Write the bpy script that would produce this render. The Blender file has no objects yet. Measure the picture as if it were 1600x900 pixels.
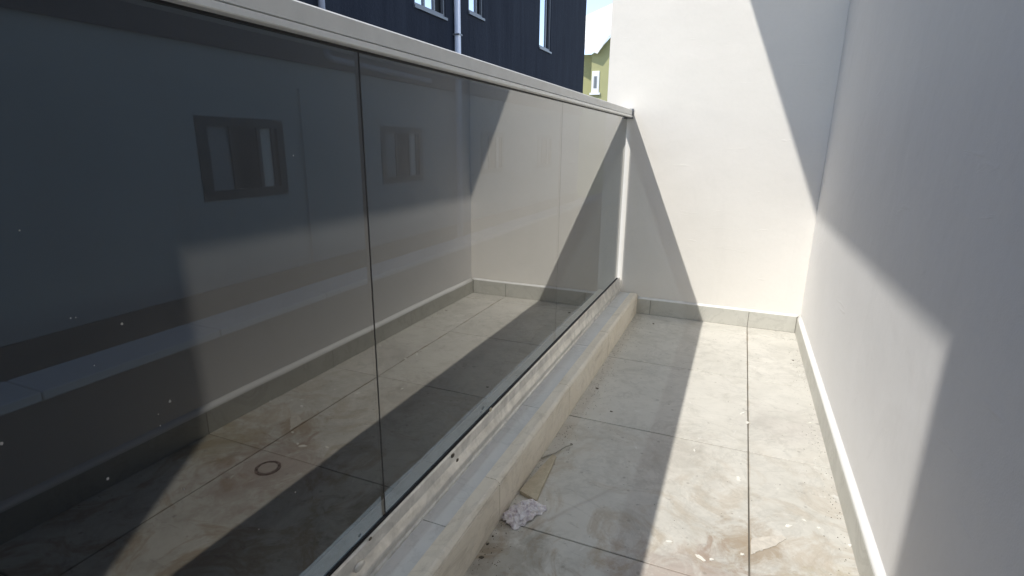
import bpy, bmesh, math, random
from mathutils import Vector, Matrix, noise
R = math.radians
random.seed(7)
scene = bpy.context.scene
COL = scene.collection

# ---------------------------------------------------------------- camera
CAMX, CAMZ = 0.5885, 0.9277
yaw, pitch, roll = 0.39452, -0.26129, 0.01083
cam_data = bpy.data.cameras.new('camera')
cam_data.sensor_width = 36
cam_data.lens = 840.75 / 1600 * 36
cam_data.clip_start = 0.02
cam_data.clip_end = 2000
cam = bpy.data.objects.new('camera', cam_data)
COL.objects.link(cam)
fwd = Vector((-math.sin(yaw) * math.cos(pitch), math.cos(yaw) * math.cos(pitch), math.sin(pitch)))
rt = Vector((math.cos(yaw), math.sin(yaw), 0))
up = rt.cross(fwd)
r2 = math.cos(roll) * rt + math.sin(roll) * up
u2 = -math.sin(roll) * rt + math.cos(roll) * up
cam.matrix_world = Matrix(((r2.x, u2.x, -fwd.x, CAMX), (r2.y, u2.y, -fwd.y, 0), (r2.z, u2.z, -fwd.z, CAMZ), (0, 0, 0, 1)))
scene.camera = cam

# ---------------------------------------------------------------- light
SUN = Vector((-1.0, -1.57, 2.4)).normalized()          # towards the sun
SUN_EL = math.asin(SUN.z)
SUN_AZ = math.atan2(SUN.x, SUN.y)
world = bpy.data.worlds.new('World')
scene.world = world
world.use_nodes = True
wn, wl = world.node_tree.nodes, world.node_tree.links
bg = wn['Background']
sky = wn.new('ShaderNodeTexSky')
sky.sky_type = 'NISHITA'
sky.sun_disc = False
sky.sun_elevation = SUN_EL
sky.sun_rotation = SUN_AZ
sky.air_density = 1.0
sky.dust_density = 0.0
sky.ozone_density = 1.0
sky.altitude = 2500
hsv = wn.new('ShaderNodeHueSaturation'); hsv.inputs['Saturation'].default_value = 0.72
wl.new(sky.outputs[0], hsv.inputs['Color']); wl.new(hsv.outputs[0], bg.inputs[0])
bg.inputs[1].default_value = 0.15
sd = bpy.data.lights.new('sun', 'SUN')
sd.energy = 2.0
sd.angle = R(0.55)
sd.color = (1.0, 0.965, 0.90)
so = bpy.data.objects.new('sun', sd)
COL.objects.link(so)
so.rotation_euler = (-SUN).to_track_quat('-Z', 'Y').to_euler()
scene.view_settings.view_transform = 'Standard'
scene.view_settings.look = 'None'
scene.view_settings.exposure = 1.05
scene.view_settings.gamma = 1
scene.view_settings.use_curve_mapping = False

# ---------------------------------------------------------------- dimensions (metres)
L = 2.992          # end wall
W = 0.929          # skirting face on the right wall
WX = W + 0.016     # right wall face
LY = L + 0.010     # end wall face
KX = 0.116         # kerb face
KZ = 0.1165        # kerb top
GZ = 0.200         # foot of the glass
RZ = 1.0705        # underside of the rail
JX = 0.702         # long floor joint

# ---------------------------------------------------------------- materials
def mat(name):
    m = bpy.data.materials.new(name); m.use_nodes = True
    n, l = m.node_tree.nodes, m.node_tree.links
    return m, n, l, n['Principled BSDF']

def noise_node(n, l, scale, detail=6, rough=0.6, vec=None, dist=0.0):
    t = n.new('ShaderNodeTexNoise'); t.inputs['Scale'].default_value = scale
    t.inputs['Detail'].default_value = detail; t.inputs['Roughness'].default_value = rough
    t.inputs['Distortion'].default_value = dist
    if vec is not None: l.new(vec, t.inputs['Vector'])
    return t.outputs['Fac']

def ramp(n, l, fac, stops):
    r = n.new('ShaderNodeValToRGB'); e = r.color_ramp.elements
    while len(e) < len(stops): e.new(0.5)
    for i, (p, c) in enumerate(stops):
        e[i].position = p; e[i].color = (c, c, c, 1) if isinstance(c, (int, float)) else (*c, 1)
    l.new(fac, r.inputs[0]); return r.outputs[0]

def mixc(n, l, fac, a, b, mode='MIX'):
    m = n.new('ShaderNodeMix'); m.data_type = 'RGBA'; m.blend_type = mode
    for sock, v in ((m.inputs[0], fac), (m.inputs[6], a), (m.inputs[7], b)):
        if isinstance(v, bpy.types.NodeSocket): l.new(v, sock)
        elif isinstance(v, (int, float)): sock.default_value = v if sock.type == 'VALUE' else (v, v, v, 1)
        else: sock.default_value = (*v, 1)
    return m.outputs[2]

def math_n(n, l, op, a, b=0.0, clamp=False):
    m = n.new('ShaderNodeMath'); m.operation = op; m.use_clamp = clamp
    for i, v in enumerate((a, b)):
        if isinstance(v, bpy.types.NodeSocket): l.new(v, m.inputs[i])
        else: m.inputs[i].default_value = v
    return m.outputs[0]

def bump(n, l, p, h, strength, dist):
    b = n.new('ShaderNodeBump'); b.inputs['Strength'].default_value = strength; b.inputs['Distance'].default_value = dist
    l.new(h, b.inputs['Height']); l.new(b.outputs[0], p.inputs['Normal'])

def position(n, l, stretch=None, offset=False):
    g = n.new('ShaderNodeNewGeometry'); o = g.outputs['Position']
    if offset:
        oi = n.new('ShaderNodeObjectInfo'); v = n.new('ShaderNodeVectorMath'); v.operation = 'ADD'
        k = math_n(n, l, 'MULTIPLY', oi.outputs['Random'], 37.0)
        l.new(o, v.inputs[0]); l.new(k, v.inputs[1]); o = v.outputs[0]
    if stretch:
        mp = n.new('ShaderNodeMapping'); mp.inputs['Scale'].default_value = stretch; l.new(o, mp.inputs[0]); o = mp.outputs[0]
    return o

def wall_paint(name, col, dirt=0.04, stretch=(1, 1, 1), marks=False):
    m, n, l, p = mat(name)
    pos = position(n, l)
    big = noise_node(n, l, 2.2, 5, 0.6, pos)
    c = mixc(n, l, ramp(n, l, big, [(0.35, 0), (0.75, 1)]), tuple(x * (1 - dirt) for x in col), col)
    fine = noise_node(n, l, 60, 4, 0.6, pos)
    c = mixc(n, l, math_n(n, l, 'MULTIPLY', ramp(n, l, fine, [(0.45, 0), (0.8, 1)]), 0.12), c, tuple(x * 0.8 for x in col))
    # thin trowel and roller ripples lying along the wall
    tr = noise_node(n, l, 1.0, 4, 0.55, position(n, l, (4, 4, 22)), 1.2)
    trm = ramp(n, l, tr, [(0.66, 0), (0.80, 1)])
    c = mixc(n, l, math_n(n, l, 'MULTIPLY', trm, 0.05), c, tuple(x * 0.75 for x in col))
    low = n.new('ShaderNodeSeparateXYZ'); l.new(pos, low.inputs[0])
    sp2 = math_n(n, l, 'ADD', math_n(n, l, 'MULTIPLY', low.outputs[2], 2.6), math_n(n, l, 'MULTIPLY', noise_node(n, l, 11, 9, 0.78, pos, 0.6), 1.6))
    c = mixc(n, l, math_n(n, l, 'MULTIPLY', ramp(n, l, sp2, [(0.75, 1), (1.35, 0)]), 0.16), c, (0.50, 0.46, 0.39))
    dr_ = noise_node(n, l, 1.0, 6, 0.65, position(n, l, (5, 5, 0.7)), 0.5)
    c = mixc(n, l, math_n(n, l, 'MULTIPLY', ramp(n, l, dr_, [(0.56, 0), (0.78, 1)]), 0.12), c, tuple(x * 0.62 for x in col))
    if marks:
        sm = noise_node(n, l, 1.0, 6, 0.7, position(n, l, (3, 3, 3)), 1.2)
        smm = ramp(n, l, sm, [(0.60, 0), (0.70, 1)])
        c = mixc(n, l, math_n(n, l, 'MULTIPLY', smm, 0.12), c, (0.45, 0.43, 0.39))
        sp = n.new('ShaderNodeTexVoronoi'); sp.inputs['Scale'].default_value = 9; l.new(pos, sp.inputs['Vector'])
        c = mixc(n, l, math_n(n, l, 'MULTIPLY', ramp(n, l, sp.outputs['Distance'], [(0.012, 1), (0.02, 0)]), 0.15), c, (0.3, 0.28, 0.26))
    l.new(c, p.inputs['Base Color']); p.inputs['Roughness'].default_value = 0.62
    h = math_n(n, l, 'ADD', math_n(n, l, 'MULTIPLY', noise_node(n, l, 260, 3, 0.6, pos), 0.25), math_n(n, l, 'MULTIPLY', trm, 0.9))
    h = math_n(n, l, 'ADD', h, math_n(n, l, 'MULTIPLY', noise_node(n, l, 4, 4, 0.5, pos), 5.0))
    bump(n, l, p, h, 0.35, 0.0035)
    return m

M = {}
M['end'] = wall_paint('warm_white_render', (0.82, 0.79, 0.735), 0.04)
M['right'] = wall_paint('cool_white_render', (0.78, 0.765, 0.745), 0.04, marks=True)
M['shell'] = wall_paint('rendered_shell', (0.74, 0.73, 0.70), 0.06)

def position_x(n, l):
    g = n.new('ShaderNodeNewGeometry'); q = n.new('ShaderNodeSeparateXYZ'); l.new(g.outputs['Position'], q.inputs[0]); return q.outputs[0]

def tile_mat(name, base, light, dirt_amt, floor=False, worn=False):
    m, n, l, p = mat(name)
    pos = position(n, l, None, True); raw = position(n, l)
    a = noise_node(n, l, 3.0, 9, 0.62, pos, 1.4)
    c = mixc(n, l, ramp(n, l, a, [(0.32, 0), (0.68, 1)]), base, light)
    v = noise_node(n, l, 3.1, 9, 0.68, pos, 1.3)          # soft marble veins
    vein = ramp(n, l, v, [(0.475, 0), (0.50, 1), (0.525, 0)])
    c = mixc(n, l, math_n(n, l, 'MULTIPLY', vein, 0.26), c, tuple(x * 0.66 for x in base))
    f = noise_node(n, l, 34, 6, 0.7, raw)
    c = mixc(n, l, math_n(n, l, 'MULTIPLY', ramp(n, l, f, [(0.52, 0), (0.72, 1)]), 0.22), c, tuple(x * 0.70 for x in base))
    if worn:      # cement haze and grime rubbed over the kerb
        w1 = noise_node(n, l, 1.0, 9, 0.75, position(n, l, (16, 5, 16)), 0.8)
        c = mixc(n, l, math_n(n, l, 'MULTIPLY', ramp(n, l, w1, [(0.52, 0), (0.68, 1)]), 0.38), c, (0.42, 0.36, 0.27))
        w2 = noise_node(n, l, 1.0, 8, 0.75, position(n, l, (60, 22, 60)), 1.2)
        c = mixc(n, l, math_n(n, l, 'MULTIPLY', ramp(n, l, w2, [(0.60, 0), (0.70, 1)]), 0.45), c, (0.27, 0.235, 0.18))
    if floor:
        jn = math_n(n, l, 'ADD', math_n(n, l, 'MULTIPLY', math_n(n, l, 'ABSOLUTE', math_n(n, l, 'SUBTRACT', position_x(n, l), JX)), 40.0), math_n(n, l, 'MULTIPLY', noise_node(n, l, 8, 8, 0.75, raw), 1.6))
        c = mixc(n, l, math_n(n, l, 'MULTIPLY', ramp(n, l, jn, [(0.70, 1), (1.25, 0)]), 0.55), c, (0.36, 0.28, 0.18))
        sep = n.new('ShaderNodeSeparateXYZ'); l.new(raw, sep.inputs[0])
        X, Y = sep.outputs[0], sep.outputs[1]
        near = ramp(n, l, math_n(n, l, 'DIVIDE', Y, 3.0), [(0.30, 1), (0.62, 0)])
        # rusty water stains gathering towards the drain
        st = noise_node(n, l, 4.2, 9, 0.68, raw, 1.8)
        stm = ramp(n, l, st, [(0.50, 0), (0.60, 0.75), (0.66, 0.35), (0.78, 1)])
        c = mixc(n, l, math_n(n, l, 'MULTIPLY', math_n(n, l, 'MULTIPLY', stm, near), 0.85), c, (0.36, 0.26, 0.15))
        st2 = noise_node(n, l, 9.0, 8, 0.7, raw, 0.8)
        c = mixc(n, l, math_n(n, l, 'MULTIPLY', ramp(n, l, st2, [(0.52, 0), (0.68, 1)]), 0.34), c, (0.33, 0.31, 0.26))
        # a dark puddle mark on the joint
        for (sx, sy, sr, cc, k) in ((0.705, 1.22, 0.10, (0.30, 0.21, 0.12), 0.8), (0.86, 1.05, 0.17, (0.36, 0.29, 0.13), 0.5),
                                    (0.60, 1.0, 0.22, (0.32, 0.22, 0.18), 0.6), (0.47, 1.55, 0.2, (0.36, 0.32, 0.27), 0.35), (0.17, 0.95, 0.15, (0.2, 0.17, 0.12), 0.6), (0.82, 1.9, 0.16, (0.42, 0.37, 0.34), 0.3)):
            d = n.new('ShaderNodeVectorMath'); d.operation = 'DISTANCE'; l.new(raw, d.inputs[0]); d.inputs[1].default_value = (sx, sy, 0)
            dd = math_n(n, l, 'ADD', math_n(n, l, 'DIVIDE', d.outputs['Value'], sr), math_n(n, l, 'MULTIPLY', math_n(n, l, 'SUBTRACT', noise_node(n, l, 14, 8, 0.72, raw, 0.8), 0.5), 3.2))
            c = mixc(n, l, math_n(n, l, 'MULTIPLY', ramp(n, l, dd, [(0.35, 1), (1.0, 0)]), k * 0.8), c, cc)
        # grime swept along the foot of the kerb
        e = math_n(n, l, 'SUBTRACT', X, KX)
        ed = math_n(n, l, 'ADD', math_n(n, l, 'MULTIPLY', e, 11.0), math_n(n, l, 'MULTIPLY', noise_node(n, l, 18, 7, 0.75, raw), 2.2))
        c = mixc(n, l, math_n(n, l, 'MULTIPLY', ramp(n, l, ed, [(0.55, 0), (0.95, 1), (1.55, 0)]), 0.0), c, c)
        c = mixc(n, l, math_n(n, l, 'MULTIPLY', ramp(n, l, ed, [(0.85, 1), (1.65, 0)]), 0.6), c, (0.17, 0.14, 0.09))
        gm = noise_node(n, l, 2.6, 10, 0.78, raw, 0.5)
        c = mixc(n, l, math_n(n, l, 'MULTIPLY', ramp(n, l, gm, [(0.50, 0), (0.66, 1)]), 0.26), c, (0.30, 0.295, 0.265))
        # long thin dark scratches, pale cement smears
        sc = noise_node(n, l, 1.0, 7, 0.75, position(n, l, (7, 20, 1)), 2.2)
        c = mixc(n, l, math_n(n, l, 'MULTIPLY', ramp(n, l, sc, [(0.60, 0), (0.68, 1)]), 0.50), c, (0.22, 0.21, 0.19))
        sw = noise_node(n, l, 1.0, 8, 0.7, position(n, l, (11, 7, 1)), 1.5)
        c = mixc(n, l, math_n(n, l, 'MULTIPLY', ramp(n, l, sw, [(0.63, 0), (0.69, 1)]), 0.55), c, (0.74, 0.73, 0.69))
        vo = n.new('ShaderNodeTexVoronoi'); vo.inputs['Scale'].default_value = 17; vo.inputs['Randomness'].default_value = 1; l.new(raw, vo.inputs['Vector'])
        c = mixc(n, l, math_n(n, l, 'MULTIPLY', ramp(n, l, vo.outputs['Distance'], [(0.05, 1), (0.10, 0)]), 0.5), c, (0.25, 0.23, 0.19))
    l.new(c, p.inputs['Base Color'])
    rr = n.new('ShaderNodeMapRange'); l.new(noise_node(n, l, 7, 5, 0.6, raw), rr.inputs[0]); rr.inputs[3].default_value = 0.42; rr.inputs[4].default_value = 0.75
    l.new(rr.outputs[0], p.inputs['Roughness'])
    p.inputs['Specular IOR Level'].default_value = 0.35
    bump(n, l, p, noise_node(n, l, 70, 4, 0.6, raw), 0.10, 0.002)
    return m
M['tile'] = tile_mat('stained_floor_tile', (0.55, 0.53, 0.475), (0.645, 0.62, 0.56), 1, True)
M['skirt'] = tile_mat('skirting_tile', (0.50, 0.49, 0.44), (0.56, 0.55, 0.50), 0)
M['kerb'] = tile_mat('beige_kerb_tile', (0.78, 0.71, 0.59), (0.85, 0.79, 0.68), 0, False, True)
M['ktop'] = tile_mat('grey_kerb_top', (0.62, 0.63, 0.62), (0.70, 0.70, 0.69), 0)

def simple(name, col, rough=0.5, metal=0.0, var=0.0, scale=8, bmp=0.0, spec=0.5, bscale=120):
    m, n, l, p = mat(name)
    p.inputs['Base Color'].default_value = (*col, 1); p.inputs['Roughness'].default_value = rough
    p.inputs['Metallic'].default_value = metal; p.inputs['Specular IOR Level'].default_value = spec
    pos = position(n, l)
    if var:
        f = noise_node(n, l, scale, 7, 0.65, pos, 0.5)
        l.new(mixc(n, l, ramp(n, l, f, [(0.35, 0), (0.7, 1)]), tuple(x * (1 - var) for x in col), col), p.inputs['Base Color'])
    if bmp: bump(n, l, p, noise_node(n, l, bscale, 4, 0.6, pos), bmp, 0.003)
    return m
M['grout'] = simple('dirty_grout', (0.22, 0.20, 0.165), 0.9, var=0.5, scale=12)
M['caulk'] = simple('white_filler', (0.84, 0.83, 0.80), 0.6, var=0.06, scale=20, bmp=0.2)
M['frame'] = simple('smeared_white_channel', (0.94, 0.91, 0.85), 0.36, metal=0.45, var=0.34, scale=22, bmp=0.3, bscale=40)
M['rail'] = simple('painted_metal_rail', (0.82, 0.82, 0.79), 0.4, metal=0.0, var=0.09, scale=14)
M['lip'] = simple('pale_rail_lip', (0.90, 0.90, 0.87), 0.35, metal=0.3, var=0.05)
M['gasket'] = simple('black_gasket', (0.012, 0.012, 0.014), 0.6)
M['ledge'] = simple('rough_cement_ledge', (0.86, 0.87, 0.87), 0.9, var=0.25, scale=14, bmp=0.6, bscale=50)
M['speck'] = simple('dried_plaster_speck', (0.42, 0.42, 0.40), 0.8)
M['plaster'] = simple('white_plaster_crumb', (0.82, 0.80, 0.74), 0.85, var=0.1, scale=90)
M['smear'] = simple('dried_plaster_smear', (0.66, 0.61, 0.53), 0.9, var=0.22, scale=70)
M['dark_frame'] = simple('black_window_frame', (0.008, 0.008, 0.009), 0.4)
M['grey_frame'] = simple('grey_window_frame', (0.17, 0.18, 0.20), 0.4, metal=0.3)
M['pipe'] = simple('white_plastic_pipe', (0.70, 0.72, 0.80), 0.4)
M['pipe_grey'] = simple('grey_plastic_pipe', (0.30, 0.31, 0.36), 0.4)
M['pale'] = simple('grey_render', (0.44, 0.46, 0.44), 0.85, var=0.1, scale=1.2, bmp=0.2)
M['plinth'] = simple('dark_plinth', (0.05, 0.055, 0.05), 0.9, var=0.4, scale=3)
M['coping'] = simple('pale_coping', (0.5, 0.52, 0.54), 0.8, var=0.12, scale=5)
M['shadewall'] = simple('shade_dark_wall', (0.035, 0.034, 0.033), 0.95, var=0.3, scale=4)  # near-black base colour stands in for the boundary wall's shaded face
M['green'] = simple('green_render', (0.40, 0.385, 0.19), 0.85, var=0.08, scale=0.8)
M['roofm'] = simple('cream_roof_sheet', (0.80, 0.78, 0.72), 0.6, var=0.06, scale=3)
M['trim'] = simple('white_trim', (0.78, 0.78, 0.76), 0.6)
M['ground'] = simple('bare_yard_ground', (0.13, 0.12, 0.10), 0.95, var=0.4, scale=0.7, bmp=0.4, bscale=6)
M['wrap'] = None
M['wood'] = simple('beige_batten', (0.56, 0.49, 0.36), 0.8, var=0.2, scale=60, bmp=0.2)
M['twig'] = simple('grey_wire', (0.34, 0.33, 0.29), 0.7)
M['crumb'] = simple('dark_crumb', (0.17, 0.145, 0.11), 0.95, var=0.4, scale=90)
M['steel'] = simple('rusty_drain_steel', (0.34, 0.25, 0.22), 0.6, metal=0.1, var=0.5, scale=60)

# navy ribbed render with vertical streaks
m, n, l, p = mat('navy_streaked_render')
st = noise_node(n, l, 1.0, 7, 0.65, position(n, l, (2.2, 2.2, 0.28)), 0.4)
c = mixc(n, l, ramp(n, l, st, [(0.30, 0), (0.75, 1)]), (0.015, 0.019, 0.031), (0.032, 0.038, 0.054))
st = noise_node(n, l, 1.0, 5, 0.7, position(n, l, (9, 9, 0.8)), 0.2)
c = mixc(n, l, math_n(n, l, 'MULTIPLY', ramp(n, l, st, [(0.5, 0), (0.75, 1)]), 0.15), c, (0.06, 0.075, 0.11))
l.new(c, p.inputs['Base Color']); p.inputs['Roughness'].default_value = 0.85; p.inputs['Specular IOR Level'].default_value = 0.2
bump(n, l, p, noise_node(n, l, 14, 6, 0.7, position(n, l)), 0.5, 0.02)
M['navy'] = m
# window glass (opaque mirror-like pane in front of dark rooms)
def pane(name, col, r=0.05, spec=0.5, metal=0.0):
    m, n, l, p = mat(name); p.inputs['Base Color'].default_value = (*col, 1); p.inputs['Roughness'].default_value = r
    p.inputs['Metallic'].default_value = metal; p.inputs['Specular IOR Level'].default_value = spec
    return m
M['skypane'] = pane('sky_reflecting_pane', (0.75, 0.82, 0.88), 0.06, metal=1.0)
M['darkpane'] = pane('dark_window_pane', (0.010, 0.012, 0.014), 0.5, 0.1)
M['dimpane'] = pane('dim_blue_window_pane', (0.22, 0.24, 0.25), 0.4)
M['warmpane'] = pane('pale_reflection_pane', (0.70, 0.66, 0.58), 0.5)  # lower windows' reflections are put into the pale and dim base colours

# tinted reflective glass: Schlick reflectance over a blue tint, thin dust film
def tint_mat(name, T, R0, dust):
    m = bpy.data.materials.new(name); m.use_nodes = True
    n, l = m.node_tree.nodes, m.node_tree.links; n.remove(n['Principled BSDF']); out = n['Material Output']
    tr = n.new('ShaderNodeBsdfTransparent'); tr.inputs[0].default_value = (*T, 1)
    if R0 is None: l.new(tr.outputs[0], out.inputs[0]); return m
    g = n.new('ShaderNodeNewGeometry'); d = n.new('ShaderNodeVectorMath'); d.operation = 'DOT_PRODUCT'
    l.new(g.outputs['Normal'], d.inputs[0]); l.new(g.outputs['Incoming'], d.inputs[1])
    k = math_n(n, l, 'SUBTRACT', 1.0, math_n(n, l, 'ABSOLUTE', d.outputs['Value']))
    k = math_n(n, l, 'POWER', k, 2.8)
    f = math_n(n, l, 'ADD', math_n(n, l, 'MULTIPLY', k, 1 - R0), R0)
    gl = n.new('ShaderNodeBsdfGlossy'); gl.inputs['Roughness'].default_value = 0.0; gl.inputs[0].default_value = (1.0, 1.0, 0.985, 1)
    bw = n.new('ShaderNodeBump'); bw.inputs['Strength'].default_value = 1.0; bw.inputs['Distance'].default_value = 0.00025
    l.new(noise_node(n, l, 2.6, 2, 0.5, position(n, l)), bw.inputs['Height']); l.new(bw.outputs[0], gl.inputs['Normal'])
    mx = n.new('ShaderNodeMixShader'); l.new(f, mx.inputs[0]); l.new(tr.outputs[0], mx.inputs[1]); l.new(gl.outputs[0], mx.inputs[2])
    df = n.new('ShaderNodeBsdfDiffuse'); df.inputs[0].default_value = (0.5, 0.48, 0.44, 1)
    du = noise_node(n, l, 3.0, 8, 0.65, position(n, l, (1, 1, 0.6)), 1.0)
    du2 = noise_node(n, l, 60, 4, 0.6, position(n, l))
    dd = math_n(n, l, 'MULTIPLY', math_n(n, l, 'MULTIPLY', ramp(n, l, du, [(0.50, 0.06), (0.78, 1)]), du2), dust * 2)
    m2 = n.new('ShaderNodeMixShader'); l.new(dd, m2.inputs[0]); l.new(mx.outputs[0], m2.inputs[1]); l.new(df.outputs[0], m2.inputs[2])
    l.new(m2.outputs[0], out.inputs[0]); return m
M['glass'] = tint_mat('tinted_reflective_glass', (0.145, 0.185, 0.215), 0.092, 0.022)
M['glass_back'] = tint_mat('tinted_glass_back', (0.47, 0.47, 0.47), None, 0)

# crumpled wrapper
m, n, l, p = mat('crumpled_purple_film')
pos = position(n, l)
v = n.new('ShaderNodeTexVoronoi'); v.inputs['Scale'].default_value = 90; l.new(pos, v.inputs['Vector'])
c = mixc(n, l, ramp(n, l, v.outputs['Distance'], [(0.15, 0), (0.6, 1)]), (0.56, 0.49, 0.53), (0.80, 0.76, 0.76))
l.new(c, p.inputs['Base Color']); p.inputs['Roughness'].default_value = 0.3
M['wrap'] = m

# ---------------------------------------------------------------- mesh helpers
def obj(name, bm, m, parent=None, smooth=False):
    me = bpy.data.meshes.new(name)
    bmesh.ops.recalc_face_normals(bm, faces=bm.faces[:])
    bm.to_mesh(me); bm.free()
    if smooth:
        for f in me.polygons: f.use_smooth = True
    for mm in (m if isinstance(m, (list, tuple)) else [m]): me.materials.append(mm)
    o = bpy.data.objects.new(name, me); COL.objects.link(o)
    if parent: o.parent = parent
    return o

def add_box(bm, x0, x1, y0, y1, z0, z1, bevel=0.0, seg=1):
    b = bmesh.new()
    bmesh.ops.create_cube(b, size=1)
    for v in b.verts:
        v.co = Vector((x0 + (v.co.x + .5) * (x1 - x0), y0 + (v.co.y + .5) * (y1 - y0), z0 + (v.co.z + .5) * (z1 - z0)))
    if bevel: bmesh.ops.bevel(b, geom=b.edges[:], offset=bevel, segments=seg, affect='EDGES', profile=0.5)
    me = bpy.data.meshes.new('tmp'); b.to_mesh(me); b.free(); bm.from_mesh(me); bpy.data.meshes.remove(me)
    return bm

def box(name, m, dims, parent=None, bevel=0.0, seg=1):
    return obj(name, add_box(bmesh.new(), *dims, bevel=bevel, seg=seg), m, parent)

def prism(profile, y0, y1, n=1, jitter=0.0, axis='Y', seed=0):
    """sweep a closed (a, z) profile along y (or x)"""
    bm = bmesh.new(); rings = []
    for i in range(n + 1):
        t = y0 + (y1 - y0) * i / n; ring = []
        for k, (a, z) in enumerate(profile):
            j = jitter * noise.noise(Vector((t * 9 + seed, k * 3.1, seed))) if jitter else 0
            co = (a + j, t, z + j * .6) if axis == 'Y' else (t, a + j, z + j * .6)
            ring.append(bm.verts.new(co))
        rings.append(ring)
    for a, b in zip(rings, rings[1:]):
        for k in range(len(profile)):
            bm.faces.new((a[k], a[(k + 1) % len(profile)], b[(k + 1) % len(profile)], b[k]))
    bm.faces.new(rings[0]); bm.faces.new(rings[-1][::-1])
    return bm

def tube(pts, r, sides=8):
    bm = bmesh.new(); rings = []
    for i, q in enumerate(pts):
        q = Vector(q); a = Vector(pts[max(i - 1, 0)]); b = Vector(pts[min(i + 1, len(pts) - 1)])
        d = (b - a).normalized(); s = d.orthogonal().normalized(); t = d.cross(s)
        if i and rings:
            s = (s0 - d * s0.dot(d)).normalized(); t = d.cross(s)
        s0 = s
        rings.append([bm.verts.new(q + (s * math.cos(2 * math.pi * k / sides) + t * math.sin(2 * math.pi * k / sides)) * r) for k in range(sides)])
    for a, b in zip(rings, rings[1:]):
        for k in range(sides): bm.faces.new((a[k], a[(k + 1) % sides], b[(k + 1) % sides], b[k]))
    bm.faces.new(rings[0]); bm.faces.new(rings[-1][::-1])
    return bm

def empty(name, label, cat, loc=(0, 0, 0), group=None, kind=None):
    o = bpy.data.objects.new(name, None); COL.objects.link(o); o.location = loc
    o.empty_display_size = 0.1
    if label: o['label'] = label
    if cat: o['category'] = cat
    if group: o['group'] = group
    if kind: o['kind'] = kind
    return o
def tag(o, label, cat, group=None):
    o['label'] = label; o['category'] = cat
    if group: o['group'] = group
    return o

# ---------------------------------------------------------------- ground and floor
g = box('ground', M['ground'], (-300, 300, -300, 300, -3.2, -3.0)); g['kind'] = 'structure'
fl = box('balcony_floor', M['grout'], (-0.10, 1.2, -2.6, LY + .1, -0.14, -0.0050)); fl['kind'] = 'structure'
JY = [LY + .0, 2.877, 2.277, 1.677, 1.077, 0.477, -0.123, -0.723, -1.323, -1.923, -2.523]
GJ = 0.0017
for i in range(len(JY) - 1):
    y1, y0 = JY[i], JY[i + 1]
    for (x0, x1) in ((KX - 0.012, JX), (JX, W + 0.008)):
        dz = random.uniform(-0.0006, 0.0006)
        box('floor_tile', M['tile'], (x0 + GJ, x1 - GJ, y0 + GJ, y1 - GJ, -0.012, dz), fl, 0.0012)
# round floor drain set in the tiles (seen in the glass)
dr = obj('floor_drain', bmesh.new(), M['steel'], fl)
bm = bmesh.new()
DX, DY = 0.602, 1.008
def disc_ring(bm, r0, r1, z0, z1, cx, cy, n=28, a0=0, a1=2 * math.pi):
    vs = []
    for i in range(n + 1):
        a = a0 + (a1 - a0) * i / n; c, s = math.cos(a), math.sin(a)
        vs.append([bm.verts.new((cx + r * c, cy + r * s, z)) for r, z in ((r0, z0), (r1, z0), (r1, z1), (r0, z1))])
    for a, b in zip(vs, vs[1:]):
        for k in range(4): bm.faces.new((a[k], a[(k + 1) % 4], b[(k + 1) % 4], b[k]))
disc_ring(bm, 0.032, 0.036, 0.0004, 0.0036, DX, DY)
bm.to_mesh(dr.data); bm.free(); dr.data.materials.clear(); dr.data.materials.append(M['steel'])
bm = bmesh.new()
disc_ring(bm, 0.0275, 0.032, 0.0004, 0.0014, DX, DY)
obj('drain_shadow_ring', bm, M['crumb'], dr)
for k in range(10):
    a = k * math.pi / 5; bm = bmesh.new(); disc_ring(bm, 0.0262, 0.0318, 0.0014, 0.0030, DX, DY, 4, a, a + 0.30)
    obj('grate_bar', bm, M['steel'], dr)
bm = bmesh.new(); disc_ring(bm, 0.0008, 0.026, 0.0004, 0.0030, DX, DY); obj('drain_plate', bm, M['tile'], dr)

# ---------------------------------------------------------------- end wall and right wall
ew = empty('end_wall', 'tall sunlit white rendered wall closing the far end of the balcony', 'wall', (0.4, LY, 0))
def part_at(o, parent):   # keep world coordinates of meshes built in place
    o.parent = parent; o.matrix_parent_inverse = Matrix.Translation(-Vector(parent.location)); return o
def pbox(name, m, dims, parent, bevel=0, seg=1): return part_at(box(name, m, dims, None, bevel, seg), parent)
def pobj(name, bm, m, parent, smooth=False): return part_at(obj(name, bm, m, None, smooth), parent)
pbox('wall_body', M['end'], (-0.122, WX + 0.20, LY, LY + 0.15, -0.14, 5.2), ew, 0.004, 2)
pbox('wall_body', M['shell'], (-0.122, WX + 0.20, LY + .001, LY + 0.149, -3.0, -0.141), ew)
rw = empty('right_wall', 'long white wall with skirting along the right side, half in shade', 'wall', (WX, 0, 0))
pbox('wall_body', M['right'], (WX, WX + 0.15, -2.6, LY - .0015, -0.14, 5.2), rw)
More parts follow.
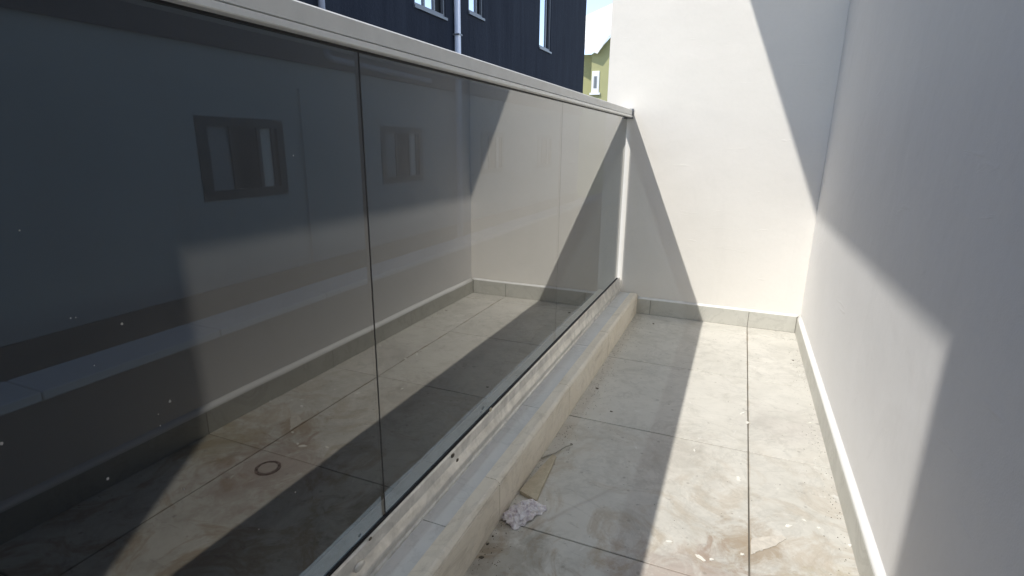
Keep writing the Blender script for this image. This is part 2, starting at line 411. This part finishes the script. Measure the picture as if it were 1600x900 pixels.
# skirting tiles
SZ = 0.078
def fillet(y0, y1, seed=0):
    return prism([(W + 0.001, SZ - .001), (W + .0015, SZ + .0035), (WX + .0005, SZ + .019), (WX + .002, SZ - .001)], y0, y1, 40, 0.0012, 'Y', seed)
ys = JY[:]
for y1, y0 in zip(ys, ys[1:]):
    y1 = min(y1, L + 0.0005)
    pbox('skirting_tile', M['skirt'], (W, WX + .003, y0 + .001, y1 - .001, 0.0005, SZ), rw, 0.001)
pobj('filler_strip', fillet(-2.5, LY - .002), M['caulk'], rw, True)
pbox('grout_line', M['grout'], (W + .002, WX + .002, -2.5, L, 0.0, SZ - .002), rw)
XE = [KX - .003, 0.19, JX, W - .0005]
for x0, x1 in zip(XE, XE[1:]):
    pbox('skirting_tile', M['skirt'], (x0 + .001, x1 - .001, L, LY + .003, 0.0005, SZ + .008), ew, 0.001)
pbox('grout_line', M['grout'], (KX, W + .002, L + .002, LY + .002, 0.0, SZ + .006), ew)
pobj('filler_strip', prism([(L + .001, SZ + .007), (L + .0015, SZ + .0105), (LY + .0005, SZ + .019), (LY + .002, SZ + .007)], KX, W + .004, 30, 0.001, 'X', 4), M['caulk'], ew, True)

# ---------------------------------------------------------------- kerb
kb = empty('tiled_kerb', 'low beige tiled kerb with grey top under the glass', 'kerb', (0.06, 0, 0))
pbox('kerb_core', M['ledge'], (-0.004, KX - .010, -2.6, L - .001, -0.10, KZ - .010), kb)
for i in range(-5, 6):
    y0 = 1.071 + (i - 0) * 0.6; y1 = min(y0 + 0.6, L)
    if y0 >= L: break
    if y0 < -2.6: y0 = -2.6
    if y1 <= -2.6: continue
    d = random.uniform(-.0006, .0006)
    pbox('kerb_face_tile', M['kerb'], (KX - .009, KX + d, y0 + .001, y1 - .001, -0.001, KZ - .012), kb, 0.0012)
for i in range(-5, 6):      # beige nosing strip along the edge
    y0 = 1.071 + i * 0.6; y1 = min(y0 + 0.6, L)
    if y1 <= -2.6 or y0 >= L: continue
    y0 = max(y0, -2.6)
    bm = prism([(0.0745, KZ - .009), (0.0745, KZ + .0010), (KX - .012, KZ + .0012), (KX - .0065, KZ - .0015), (KX - .0015, KZ - .0075), (KX - .0015, KZ - .0105)], y0 + .0008, y1 - .0008, 24, 0.0010, 'Y', i)
    pobj('nosing_tile', bm, M['kerb'], kb)
for i in range(-5, 6):
    y0 = 0.874 + i * 0.6; y1 = min(y0 + 0.6, L)
    if y1 <= -2.6 or y0 >= L: continue
    y0 = max(y0, -2.6)
    pbox('top_tile', M['ktop'], (0.012, 0.0738, y0 + .0008, y1 - .0008, KZ - .010, KZ - .0012), kb, 0.0008)
# rough outer ledge beyond the glass, in the sun
led = bmesh.new(); N = 120; rows = []
for i in range(N + 1):
    y = -2.6 + (L + 0.0 + 2.6) * i / N
    xo = -0.122 + 0.004 * noise.noise(Vector((y * 5, 0, 0))) + 0.003 * noise.noise(Vector((y * 19, 3, 0))) + 0.006 * max(0, noise.noise(Vector((y * 3.1, 9, 2))))
    z = KZ + 0.004 + 0.002 * noise.noise(Vector((y * 8, 1, 5)))
    rows.append([led.verts.new(c) for c in ((-0.0045, y, KZ - .002), (-0.0045, y, z + .006), (-0.055, y, z + .001), (xo + .004, y, z - .003), (xo, y, z - .010), (xo + .006, y, -0.30), (-0.0045, y, -0.30))])
for a, b in zip(rows, rows[1:]):
    for k in range(7): led.faces.new((a[k], a[(k + 1) % 7], b[(k + 1) % 7], b[k]))
led.faces.new(rows[0]); led.faces.new(rows[-1][::-1])
pobj('outer_ledge', led, M['ledge'], kb)

# ---------------------------------------------------------------- glass balustrade
gb = empty('glass_balustrade', 'dark tinted mirror glass balustrade in a white channel with grey metal rail', 'balustrade', (0, 0.0, GZ))
EG = L - 0.030     # the glass stops short of the end wall: sun comes through the slot
seams = [-0.32, 0.762, 1.846, EG]
specks = [(110, 497, 2.6), (190, 506, 5), (265, 627, 5.5), (30, 360, 3), (118, 496, 2), (147, 571, 2.4), (2, 693, 5), (168, 748, 5), (250, 665, 2.6), (461, 769, 3), (247, 647, 2), (287, 764, 3), (458, 243, 3), (404, 827, 2)]
def unproject_x(u, v, x):
    d = fwd * 1.0 + r2 * ((u - 800) / 840.75) - u2 * ((v - 450) / 840.75)
    t = (x - CAMX) / d.x
    return Vector((CAMX, 0, CAMZ)) + d * t
for i in range(3):
    y0, y1 = seams[i] + (.0015 if i == 1 else .0001), seams[i + 1] - (.0015 if i == 0 else .0001)
    bm = add_box(bmesh.new(), -0.008, 0.0, y0, y1, GZ - .03, RZ + .012, 0.0006)
    o = pobj('glass_panel', bm, [M['glass'], M['glass_back']], gb)
    for f in o.data.polygons: f.material_index = 0 if f.normal.x > 0.9 else 1
    if i < 1:
        s = pbox('seam_gasket', M['gasket'], (-0.0075, 0.0004, y1 + .0001, y1 + .0029, GZ, RZ + .01), gb)
    for (u, v, px) in specks:
        q = unproject_x(u, v, 0.0)
        if y0 < q.y < y1:
            rr = px / 1600 * (q - Vector((CAMX, 0, CAMZ))).length * 0.62
            bm = bmesh.new(); bmesh.ops.create_icosphere(bm, subdivisions=2, radius=1)
            for vv in bm.verts:
                k = 1 + 0.45 * noise.noise(vv.co * 1.7 + Vector((u, v, 0)))
                vv.co = Vector((vv.co.x * 0.35, vv.co.y * k, vv.co.z * k * 1.15)) * rr + Vector((0.0004, q.y, q.z))
            s = part_at(obj('plaster_speck', bm, M['speck'], None, True), o)
            s.matrix_parent_inverse = Matrix.Translation(-Vector(gb.location)) @ Matrix.Identity(4)
            s.matrix_parent_inverse = o.matrix_parent_inverse.inverted() @ Matrix.Translation(-Vector(gb.location)) if False else Matrix.Identity(4)
# bottom channel: rounded white profile with bright ridge, black gap under the glass
ch = [(0.0035, KZ - .008), (0.0035, GZ - .0015), (0.0062, GZ + .0005), (0.0095, GZ - .004), (0.0105, GZ - .030), (0.0135, GZ - .040), (0.0175, GZ - .052), (0.0175, GZ - .058), (0.0135, GZ - .067), (0.0115, KZ + .006), (0.0150, KZ + .003), (0.0165, KZ - .008)]
pobj('bottom_channel', prism(ch, -2.55, L - .001, 150, 0.0011, 'Y', 2), M['frame'], gb, False)
pbox('black_gap', M['gasket'], (-0.0012, 0.0034, -0.31, EG, GZ - .02, GZ + .0035), gb)
# smears and chips on the channel
for (u, v, r_, mm) in ((708, 712, .006, 'crumb'), (715, 719, .005, 'crumb'), (579, 842, .004, 'crumb'), (706, 741, .007, 'frame'), (562, 884, .012, 'frame'), (767, 640, .006, 'wood'), (764, 646, .004, 'frame')):
    q = unproject_x(u, v, 0.013); bm = bmesh.new(); bmesh.ops.create_icosphere(bm, subdivisions=2, radius=r_)
    for vv in bm.verts:
        vv.co = Vector((vv.co.x * .4, vv.co.y * 1.2, vv.co.z * .8)) * (1 + .5 * noise.noise(vv.co * 160)) + Vector((0.012, q.y, q.z))
    pobj('mortar_blob', bm, M[mm], gb, True)
# hand rail
rail = [(-0.050, RZ + .002), (-0.050, RZ + .036), (-0.046, RZ + .040), (0.014, RZ + .040), (0.018, RZ + .037), (0.018, RZ + .0125), (0.012, RZ + .0118), (0.012, RZ + .002)]
rl = pobj('hand_rail', prism(rail, -2.5, L + .004), M['rail'], gb)
pobj('rail_lip', prism([(0.0035, RZ), (0.0035, RZ + .010), (0.0195, RZ + .0098), (0.0215, RZ + .0085), (0.0215, RZ + .0015), (0.0195, RZ)], -2.5, L + .004), M['lip'], gb)
pbox('rail_end_cap', M['grey_frame'], (-0.052, 0.024, L + .0035, LY + .002, RZ - .006, RZ + .044), gb)
pbox('rail_seal', M['gasket'], (-0.0005, 0.0032, -0.31, EG, RZ - .003, RZ + .008), gb)

# ---------------------------------------------------------------- rest of the building round the balcony
lw = empty('side_wall', 'white rendered house wall beside the near end of the balcony', 'wall', (0, -1.5, 0))
pbox('wall_body', M['shell'], (-0.14, 0.0, -2.6, -0.612, KZ + .002, 3.24), lw)
bw = empty('rear_wall', 'white rendered wall with a glazed door behind the viewpoint', 'wall', (0.5, -2.6, 0))
pbox('wall_body', M['shell'], (-0.14, WX + .15, -2.75, -2.602, -0.14, 3.12), bw)
dd = pbox('door_frame', M['dark_frame'], (0.15, 0.85, -2.601, -2.56, 0.002, 2.1), bw, .004)
pbox('door_glass', M['darkpane'], (0.20, 0.80, -2.559, -2.553, 0.06, 2.04), bw)
sl = empty('roof_slab', 'unseen concrete canopy slab above the balcony, cut narrow to let light in', 'canopy', (0.2, 0, 2.87))
pbox('slab', M['shell'], (0.0, 0.36, -2.6, LY - .002, 2.87, 3.12), sl)  # outer edge follows its cast shadow; narrow width shaped to admit bounced sunlight

# ---------------------------------------------------------------- neighbour building, 5 m across the gap
NX = -5.0
nb = empty('neighbour_building', 'dark navy rendered building with narrow windows and white downpipes', 'building', (NX, 4, -3))
BANDZ = 1.95
def facade(y0, y1, z0, z1, holes, m, x1, depth=0.22):
    """wall slab with rectangular holes: strips between the holes"""
    bm = bmesh.new(); cuts = sorted({y0, y1} | {h[0] for h in holes} | {h[1] for h in holes})
    for a, b in zip(cuts, cuts[1:]):
        hs = sorted([h for h in holes if h[0] <= a + 1e-6 and h[1] >= b - 1e-6], key=lambda h: h[2]); z = z0
        for h in hs:
            add_box(bm, x1 - depth, x1, a, b, z, h[2]); z = h[3]
        add_box(bm, x1 - depth, x1, a, b, z, z1)
    bmesh.ops.remove_doubles(bm, verts=bm.verts[:], dist=1e-5)
    return pobj('wall', bm, m, nb)
up_w = [(8.86, 9.95, 3.26, 5.0), (10.93, 11.62, 3.57, 5.0), (15.20, 16.15, 3.55, 5.35)]
facade(-4.5, 19.83, BANDZ, 5.9, up_w, M['navy'], NX)
lo_w = [(4.37, 5.64, 0.25, 1.20), (7.77, 9.06, 0.24, 1.20), (11.6, 12.9, 0.24, 1.20), (15.4, 16.7, .24, 1.2)]
facade(-4.5, 19.80, -0.78, BANDZ - .001, lo_w, M['pale'], NX - .06)
pbox('plinth', M['plinth'], (NX - .30, NX - .02, -4.5, 19.81, -3.0, -0.781), nb)
pbox('room_backing', M['shadewall'], (NX - 3.5, NX - .6, -4.25, 19.55, -3.0, 5.8), nb)
pbox('roof', M['grey_frame'], (NX - 6, NX + .05, -4.6, 19.9, 5.9, 6.0), nb)
pbox('end_wall', M['navy'], (NX - 6, NX - .221, 19.61, 19.83, -3.0, 5.9), nb)
pbox('end_wall', M['navy'], (NX - 6, NX - .221, -4.5, -4.28, -3.0, 5.9), nb)
def window(y0, y1, z0, z1, x, fm, panes, ft=0.06, out=0.01):
    bm = bmesh.new()
    add_box(bm, x - .10, x + out, y0, y1, z0, z0 + ft); add_box(bm, x - .10, x + out, y0, y1, z1 - ft, z1)
    add_box(bm, x - .10, x + out, y0, y0 + ft, z0 + ft, z1 - ft); add_box(bm, x - .10, x + out, y1 - ft, y1, z0 + ft, z1 - ft)
    w = pobj('window', bm, fm, nb)
    span = (y1 - y0 - 2 * ft); y = y0 + ft
    for frac, pm in panes:
        e = y + span * frac
        s = box('pane', pm, (x - .06, x - .045, y + .001, e - .001, z0 + ft, z1 - ft)); s.parent = w
        if e < y1 - ft - .01:
            b = box('mullion', fm, (x - .09, x - .02, e - .025, e + .025, z0 + ft, z1 - ft)); b.parent = w
        y = e
    return w
for h in lo_w:
    window(*h, NX - .06, M['dark_frame'], [(0.03, M['darkpane']), (0.33, M['dimpane']), (0.38, M['darkpane']), (0.22, M['warmpane']), (0.04, M['darkpane'])], 0.11)
window(*up_w[0], NX - .03, M['grey_frame'], [(0.36, M['skypane']), (0.36, M['skypane']), (0.28, M['darkpane'])], 0.05)
window(*up_w[1], NX - .03, M['grey_frame'], [(0.68, M['skypane']), (0.32, M['darkpane'])], 0.05)
window(*up_w[2], NX - .03, M['grey_frame'], [(0.72, M['skypane']), (0.28, M['darkpane'])], 0.06)
for (y0, y1, z0, z1) in up_w:
    pbox('window_sill', M['grey_frame'], (NX + .001, NX + .035, y0 - .03, y1 + .03, z0 - .05, z0 - .002), nb)
# downpipes: one runs to the ground, one turns along the wall at the foot of the navy render
px = NX + .07
pobj('downpipe', tube([(px, 10.30, 5.9), (px, 10.30, -3.0)], .065, 12), M['pipe'], nb, True)
pobj('downpipe', tube([(px, 6.42, 5.9), (px, 6.42, 2.20), (px, 6.46, 2.10), (px, 6.56, 2.06), (px, 9.2, 2.04)], .045, 12), M['pipe_grey'], nb, True)
for yy, zz in ((10.30, 3.0), (10.30, 5.2), (6.42, 3.1), (6.42, 5.2)):
    pbox('pipe_clip', M['grey_frame'], (NX + .001, px + .07, yy - .075, yy + .075, zz, zz + .03), nb)
# shallow raised bays on the pale storey
pbox('raised_bay', M['pale'], (NX - .0595, NX - .02, 5.96, 7.30, -0.77, 1.62), nb)
pbox('raised_bay', M['pale'], (NX - .0595, NX - .02, 0.0, 4.02, -0.77, 1.70), nb)

# boundary wall with pale coping between the two buildings
bd = empty('boundary_wall', 'boundary wall with shade-black faces and a pale flat coping seen through the tinted glass', 'wall', (-3.23, 4, -3))
pbox('wall_body', M['shadewall'], (-3.38, -3.09, -8, 16, -3.0, -0.56), bd)
y = -8.0
while y < 16:
    pbox('coping_stone', M['coping'], (-3.42, -3.05, y + .004, y + 1.196, -0.56, -0.50 + random.uniform(-.004, .004)), bd, .006); y += 1.2

# ---------------------------------------------------------------- green house far behind
gh = empty('green_house', 'pale green house with a cream pitched roof and small white window', 'house', (-9.5, 40, -3))
pbox('wall', M['green'], (-10.12, -6.0, 40, 46, -3.0, 6.6), gh)
bm = bmesh.new()   # gable front rising to the right
vs = [bm.verts.new(c) for c in ((-10.12, 40, 6.6), (-6.0, 40, 6.6), (-6.0, 40, 9.9), (-7.2, 40, 9.9), (-9.6, 40, 7.4), (-10.12, 40, 7.15),
                                (-10.12, 46, 6.6), (-6.0, 46, 6.6), (-6.0, 46, 9.9), (-7.2, 46, 9.9), (-9.6, 46, 7.4), (-10.12, 46, 7.15))]
for k in range(6): bm.faces.new((vs[k], vs[(k + 1) % 6], vs[6 + (k + 1) % 6], vs[6 + k]))
bm.faces.new(vs[:6]); bm.faces.new(vs[6:][::-1])
pobj('gable', bm, M['green'], gh)
pbox('side_wing', M['green'], (-14.0, -10.121, 41.2, 46, -3.0, 7.3), gh)
# roof: sheet rising backwards, boards along the eaves
def quad_slab(pts, th):
    bm = bmesh.new(); a = [bm.verts.new(p) for p in pts]; b = [bm.verts.new(Vector(p) - Vector((0, 0, th))) for p in pts]
    bm.faces.new(a); bm.faces.new(b[::-1])
    for k in range(len(pts)): bm.faces.new((a[k], b[k], b[(k + 1) % len(pts)], a[(k + 1) % len(pts)]))
    return bm
rf = pobj('roof', quad_slab([(-11.4, 39.6, 8.0), (-9.62, 39.6, 7.36), (-8.78, 39.6, 8.50), (-7.0, 39.6, 10.9), (-7.0, 45, 11.2), (-14.0, 45, 10.2), (-14, 40.4, 8.6)], .10), M['roofm'], gh)
pobj('fascia_board', quad_slab([(-11.4, 39.5, 8.03), (-9.62, 39.5, 7.39), (-9.62, 39.58, 7.39), (-11.4, 39.58, 8.03)], .32), M['trim'], gh)
pobj('fascia_board', quad_slab([(-9.619, 39.5, 7.39), (-7.0, 39.5, 10.93), (-7.0, 39.58, 10.93), (-9.619, 39.58, 7.39)], .32), M['trim'], gh)
for k in range(14):
    a = Vector((-13.2 + .45 * k, 44.9, 10.32 + .062 * k)); b = Vector((-13.2 + .45 * k * .95, 40.6, 8.5 + .02 * k))
w = pbox('window_surround', M['trim'], (-10.05, -9.50, 39.93, 39.999, 4.55, 6.0), gh, .02)
s = box('pane', M['dimpane'], (-9.90, -9.66, 39.915, 39.929, 4.85, 5.65)); s.parent = w
s = box('sill', M['trim'], (-10.15, -9.40, 39.85, 39.999, 4.40, 4.545)); s.parent = w
s = box('window_bar', M['dark_frame'], (-9.79, -9.77, 39.905, 39.914, 4.85, 5.65)); s.parent = w

# ---------------------------------------------------------------- litter on the floor
def floor_pt(u, v, z=0.0):
    d = fwd + r2 * ((u - 800) / 840.75) - u2 * ((v - 450) / 840.75)
    return Vector((CAMX, 0, CAMZ)) + d * ((z - CAMZ) / d.z)
# crumpled film
q = floor_pt(814, 803, 0)
bm = bmesh.new(); NU, NV = 70, 44; gv = []
def ridge(p, f): return 1 - 2 * abs(noise.noise(p * f))
for a_ in range(NU + 1):
    row = []
    for b_ in range(NV + 1):
        u, v = a_ / NU * 2 - 1, b_ / NV * 2 - 1
        edge = 1 + .22 * noise.noise(Vector((u * 2.5, v * 2.5, 8))) + .07 * noise.noise(Vector((u * 9, v * 9, 3)))
        P3 = Vector((u * 1.9, v * 1.3, 2.2))
        rr = max(0, 1 - (abs(u) ** 3 + abs(v) ** 3) * .9)
        z = rr ** .6 * (.006 + .009 * (ridge(P3, 1.1) * .5 + .5) + .007 * ridge(P3, 2.6) + .0035 * ridge(P3, 6.0))
        x = v * .034 * edge + .005 * noise.noise(P3 * 3.1); y = u * .056 * edge + .005 * noise.noise(P3 * 2.7 + Vector((4, 4, 4)))
        row.append(bm.verts.new(Matrix.Rotation(R(-24), 3, 'Z') @ Vector((x, y, max(z, .0004) + .0006))))
    gv.append(row)
for a_ in range(NU):
    for b_ in range(NV): bm.faces.new((gv[a_][b_], gv[a_ + 1][b_], gv[a_ + 1][b_ + 1], gv[a_][b_ + 1]))
ow = obj('crumpled_wrapper', bm, M['wrap']); ow.location = (q.x + 0.006, q.y, 0.0005)
tag(ow, 'crumpled translucent purple film lying against the foot of the kerb', 'wrapper')
# beige batten wedge leaning on the kerb, narrow end away
A1, A2, B1, B2 = floor_pt(812, 772), floor_pt(838, 786), floor_pt(864, 712), floor_pt(869, 716)
bm = bmesh.new(); th = .010
lo = [Vector((p.x, p.y, .0008)) for p in (A1, A2, B2, B1)]
n_ = 10; rings = []
for i in range(n_ + 1):
    t = i / n_; a = lo[0].lerp(lo[3], t); b = lo[1].lerp(lo[2], t); h = th * (1 - .5 * t) + .0008
    j = .0012 * noise.noise(Vector((t * 6, 2, 7)))
    a = a + Vector((j, 0, 0)); b = b + Vector((-j, 0, 0))
    rings.append([bm.verts.new(x) for x in (a, b, b + Vector((0, 0, h * .8)), a + Vector((0, 0, h)))])
for a, b in zip(rings, rings[1:]):
    for k in range(4): bm.faces.new((a[k], a[(k + 1) % 4], b[(k + 1) % 4], b[k]))
bm.faces.new(rings[0]); bm.faces.new(rings[-1][::-1])
tag(obj('timber_wedge', bm, M['wood']), 'beige tapered offcut lying along the kerb above the crumpled film', 'offcut')
a, b, c2 = floor_pt(846, 716, .004), floor_pt(868, 708, .006), floor_pt(893, 695, .010)
tag(obj('bent_wire', tube([a, a.lerp(b, .5) + Vector((0, 0, .002)), b, b.lerp(c2, .6) + Vector((0, .004, .003)), c2], .0022, 6), M['twig'], None, True), 'thin grey wire bent on the shaded floor beyond the beige offcut', 'wire')
def chip(name, u, v, sx, sy, sz, m, seed, rot=0):
    q = floor_pt(u, v); bm = bmesh.new(); bmesh.ops.create_icosphere(bm, subdivisions=3, radius=1)
    for vv in bm.verts:
        c = vv.co.copy(); k = 1 + .55 * noise.noise(c * 1.6 + Vector((seed * 3.3, 0, 0))) + .25 * noise.noise(c * 5 + Vector((seed, 2, 0)))
        vv.co = Matrix.Rotation(rot, 3, 'Z') @ Vector((c.x * sx * k, c.y * sy * k, max(-.3, c.z) * sz * k))
    o = obj(name, bm, m); o.location = (q.x, q.y, .3 * sz); return o
chips = [(1160, 646, .006, .022, .004, -0.5, 'long white plaster sliver beside the floor joint in the sun'),
         (1168, 661, .009, .010, .006, 0, 'round white plaster crumb on the long floor joint'),
         (1266, 661, .010, .006, .004, .3, 'small white crumb near the right skirting'),
         (1154, 748, .009, .022, .004, .2, 'bright white paint fleck left of the brown stained joint'),
         (1094, 872, .022, .007, .006, -.5, 'jagged white plaster flake near the bottom edge'),
         (1112, 875, .010, .006, .005, .7, 'white plaster flake right of the jagged one'),
         (1160, 867, .008, .005, .005, 0, 'white crumb left of the joint at the bottom of the floor'),
         (1232, 822, .013, .008, .004, .4, 'white crumb above the broad paint smear'),
         (1279, 825, .007, .004, .003, 0, 'small white crumb nearest the right skirting stains'),
         (1256, 813, .010, .004, .003, -.6, 'thin white crumb between two larger crumbs'),
         (1328, 853, .007, .006, .005, 0, 'white crumb touching the right skirting at the bottom'),
         (1085, 704, .005, .012, .003, .3, 'small upright white fleck near the shadow edge'),
         (1046, 846, .013, .004, .003, .2, 'flat white fleck beside the shadow edge at bottom'),
         (1216, 764, .004, .004, .003, 0, 'tiny white dot in the middle of the right tile row')]
for i, (u, v, sx, sy, sz, ro, lab) in enumerate(chips):
    tag(chip('plaster_chip', u, v, sx * .55, sy * .55, sz * .6, M['plaster'], i, ro), lab, 'plaster chip', 'plaster crumbs on the sunny floor')
# broad dried paint smear by the joint
qa = [floor_pt(*p) for p in ((1173, 843), (1196, 839), (1222, 837), (1229, 842), (1208, 854), (1190, 861), (1173, 866))]
q0 = []
for k in range(7):
    for t in range(6):
        p_ = qa[k].lerp(qa[(k + 1) % 7], t / 6); j_ = .0035 * noise.noise(p_ * 140); q0.append(p_ + Vector((j_ if k != 6 else 0, -j_, 0)))
bm = bmesh.new(); top = [bm.verts.new((p.x, p.y, .0016)) for p in q0]; bot = [bm.verts.new((p.x * 1.0, p.y, .0004)) for p in q0]
bm.faces.new(top); bm.faces.new(bot[::-1])
NQ = len(q0)
for k in range(NQ): bm.faces.new((top[k], bot[k], bot[(k + 1) % NQ], top[(k + 1) % NQ]))
bmesh.ops.bevel(bm, geom=[e for e in bm.edges if all(v in top for v in e.verts)], offset=.0004, segments=1, affect='EDGES')
tag(obj('plaster_smear', bm, M['smear']), 'broad flat smear of pale dried plaster right of the long joint', 'plaster smear')
darks = [(744, 852, .012, .008, 'dark brown crumb at the foot of the kerb nearest the viewer'),
         (752, 871, .015, .008, 'round brown clod below the other crumbs by the kerb'),
         (762, 850, .009, .005, 'flat dark crumb just below the crumpled film'),
         (770, 838, .006, .004, 'small dark crumb touching the kerb under the film'),
         (893, 694, .008, .008, 'small dark triangle of debris at the end of the wire'),
         (1021, 506, .022, .008, 'dark fleck on the shaded tile near the end wall'),
         (933, 607, .018, .010, 'dark smudge of grit beside the kerb halfway along'),
         (955, 643, .012, .008, 'dark grit beyond the wire in the shade'),
         (1239, 563, .010, .008, 'dark dot on the sunny corner tile')]
for i, (u, v, sx, sy, lab) in enumerate(darks):
    tag(chip('dirt_crumb', u, v, sx * .42, sy * .5, .0016, M['crumb'], 40 + i, .4 * i), lab, 'dirt crumb', 'dark crumbs on the balcony floor')
bm = bmesh.new()     # fine grit swept along the kerb and skirting
for k in range(900):
    if k < 560: x = KX + .004 + abs(random.gauss(0, .035)); y = random.uniform(.6, 2.95)
    elif k < 800: x = W - .003 - abs(random.gauss(0, .03)); y = random.uniform(.6, 2.95)
    else: x = random.uniform(.15, .9); y = random.uniform(.7, 2.8)
    s = random.uniform(.0006, .0019); 
    t = [bm.verts.new((x + s * a, y + s * b, .0007 + s * c)) for a, b, c in ((1, 0, 0), (-.6, .9, 0), (-.5, -.8, .1), (0, .1, .9))]
    for f in ((0, 1, 3), (1, 2, 3), (2, 0, 3), (0, 2, 1)): bm.faces.new([t[i] for i in f])
gr = obj('grit', bm, M['crumb']); gr['kind'] = 'stuff'; gr['label'] = 'fine dark grit scattered along the foot of the kerb and skirting'; gr['category'] = 'grit'

scene.render.resolution_x = 1024; scene.render.resolution_y = 576
scene.render.engine = 'CYCLES'
scene.cycles.max_bounces = 12; scene.cycles.diffuse_bounces = 6; scene.cycles.glossy_bounces = 4; scene.cycles.transparent_max_bounces = 12
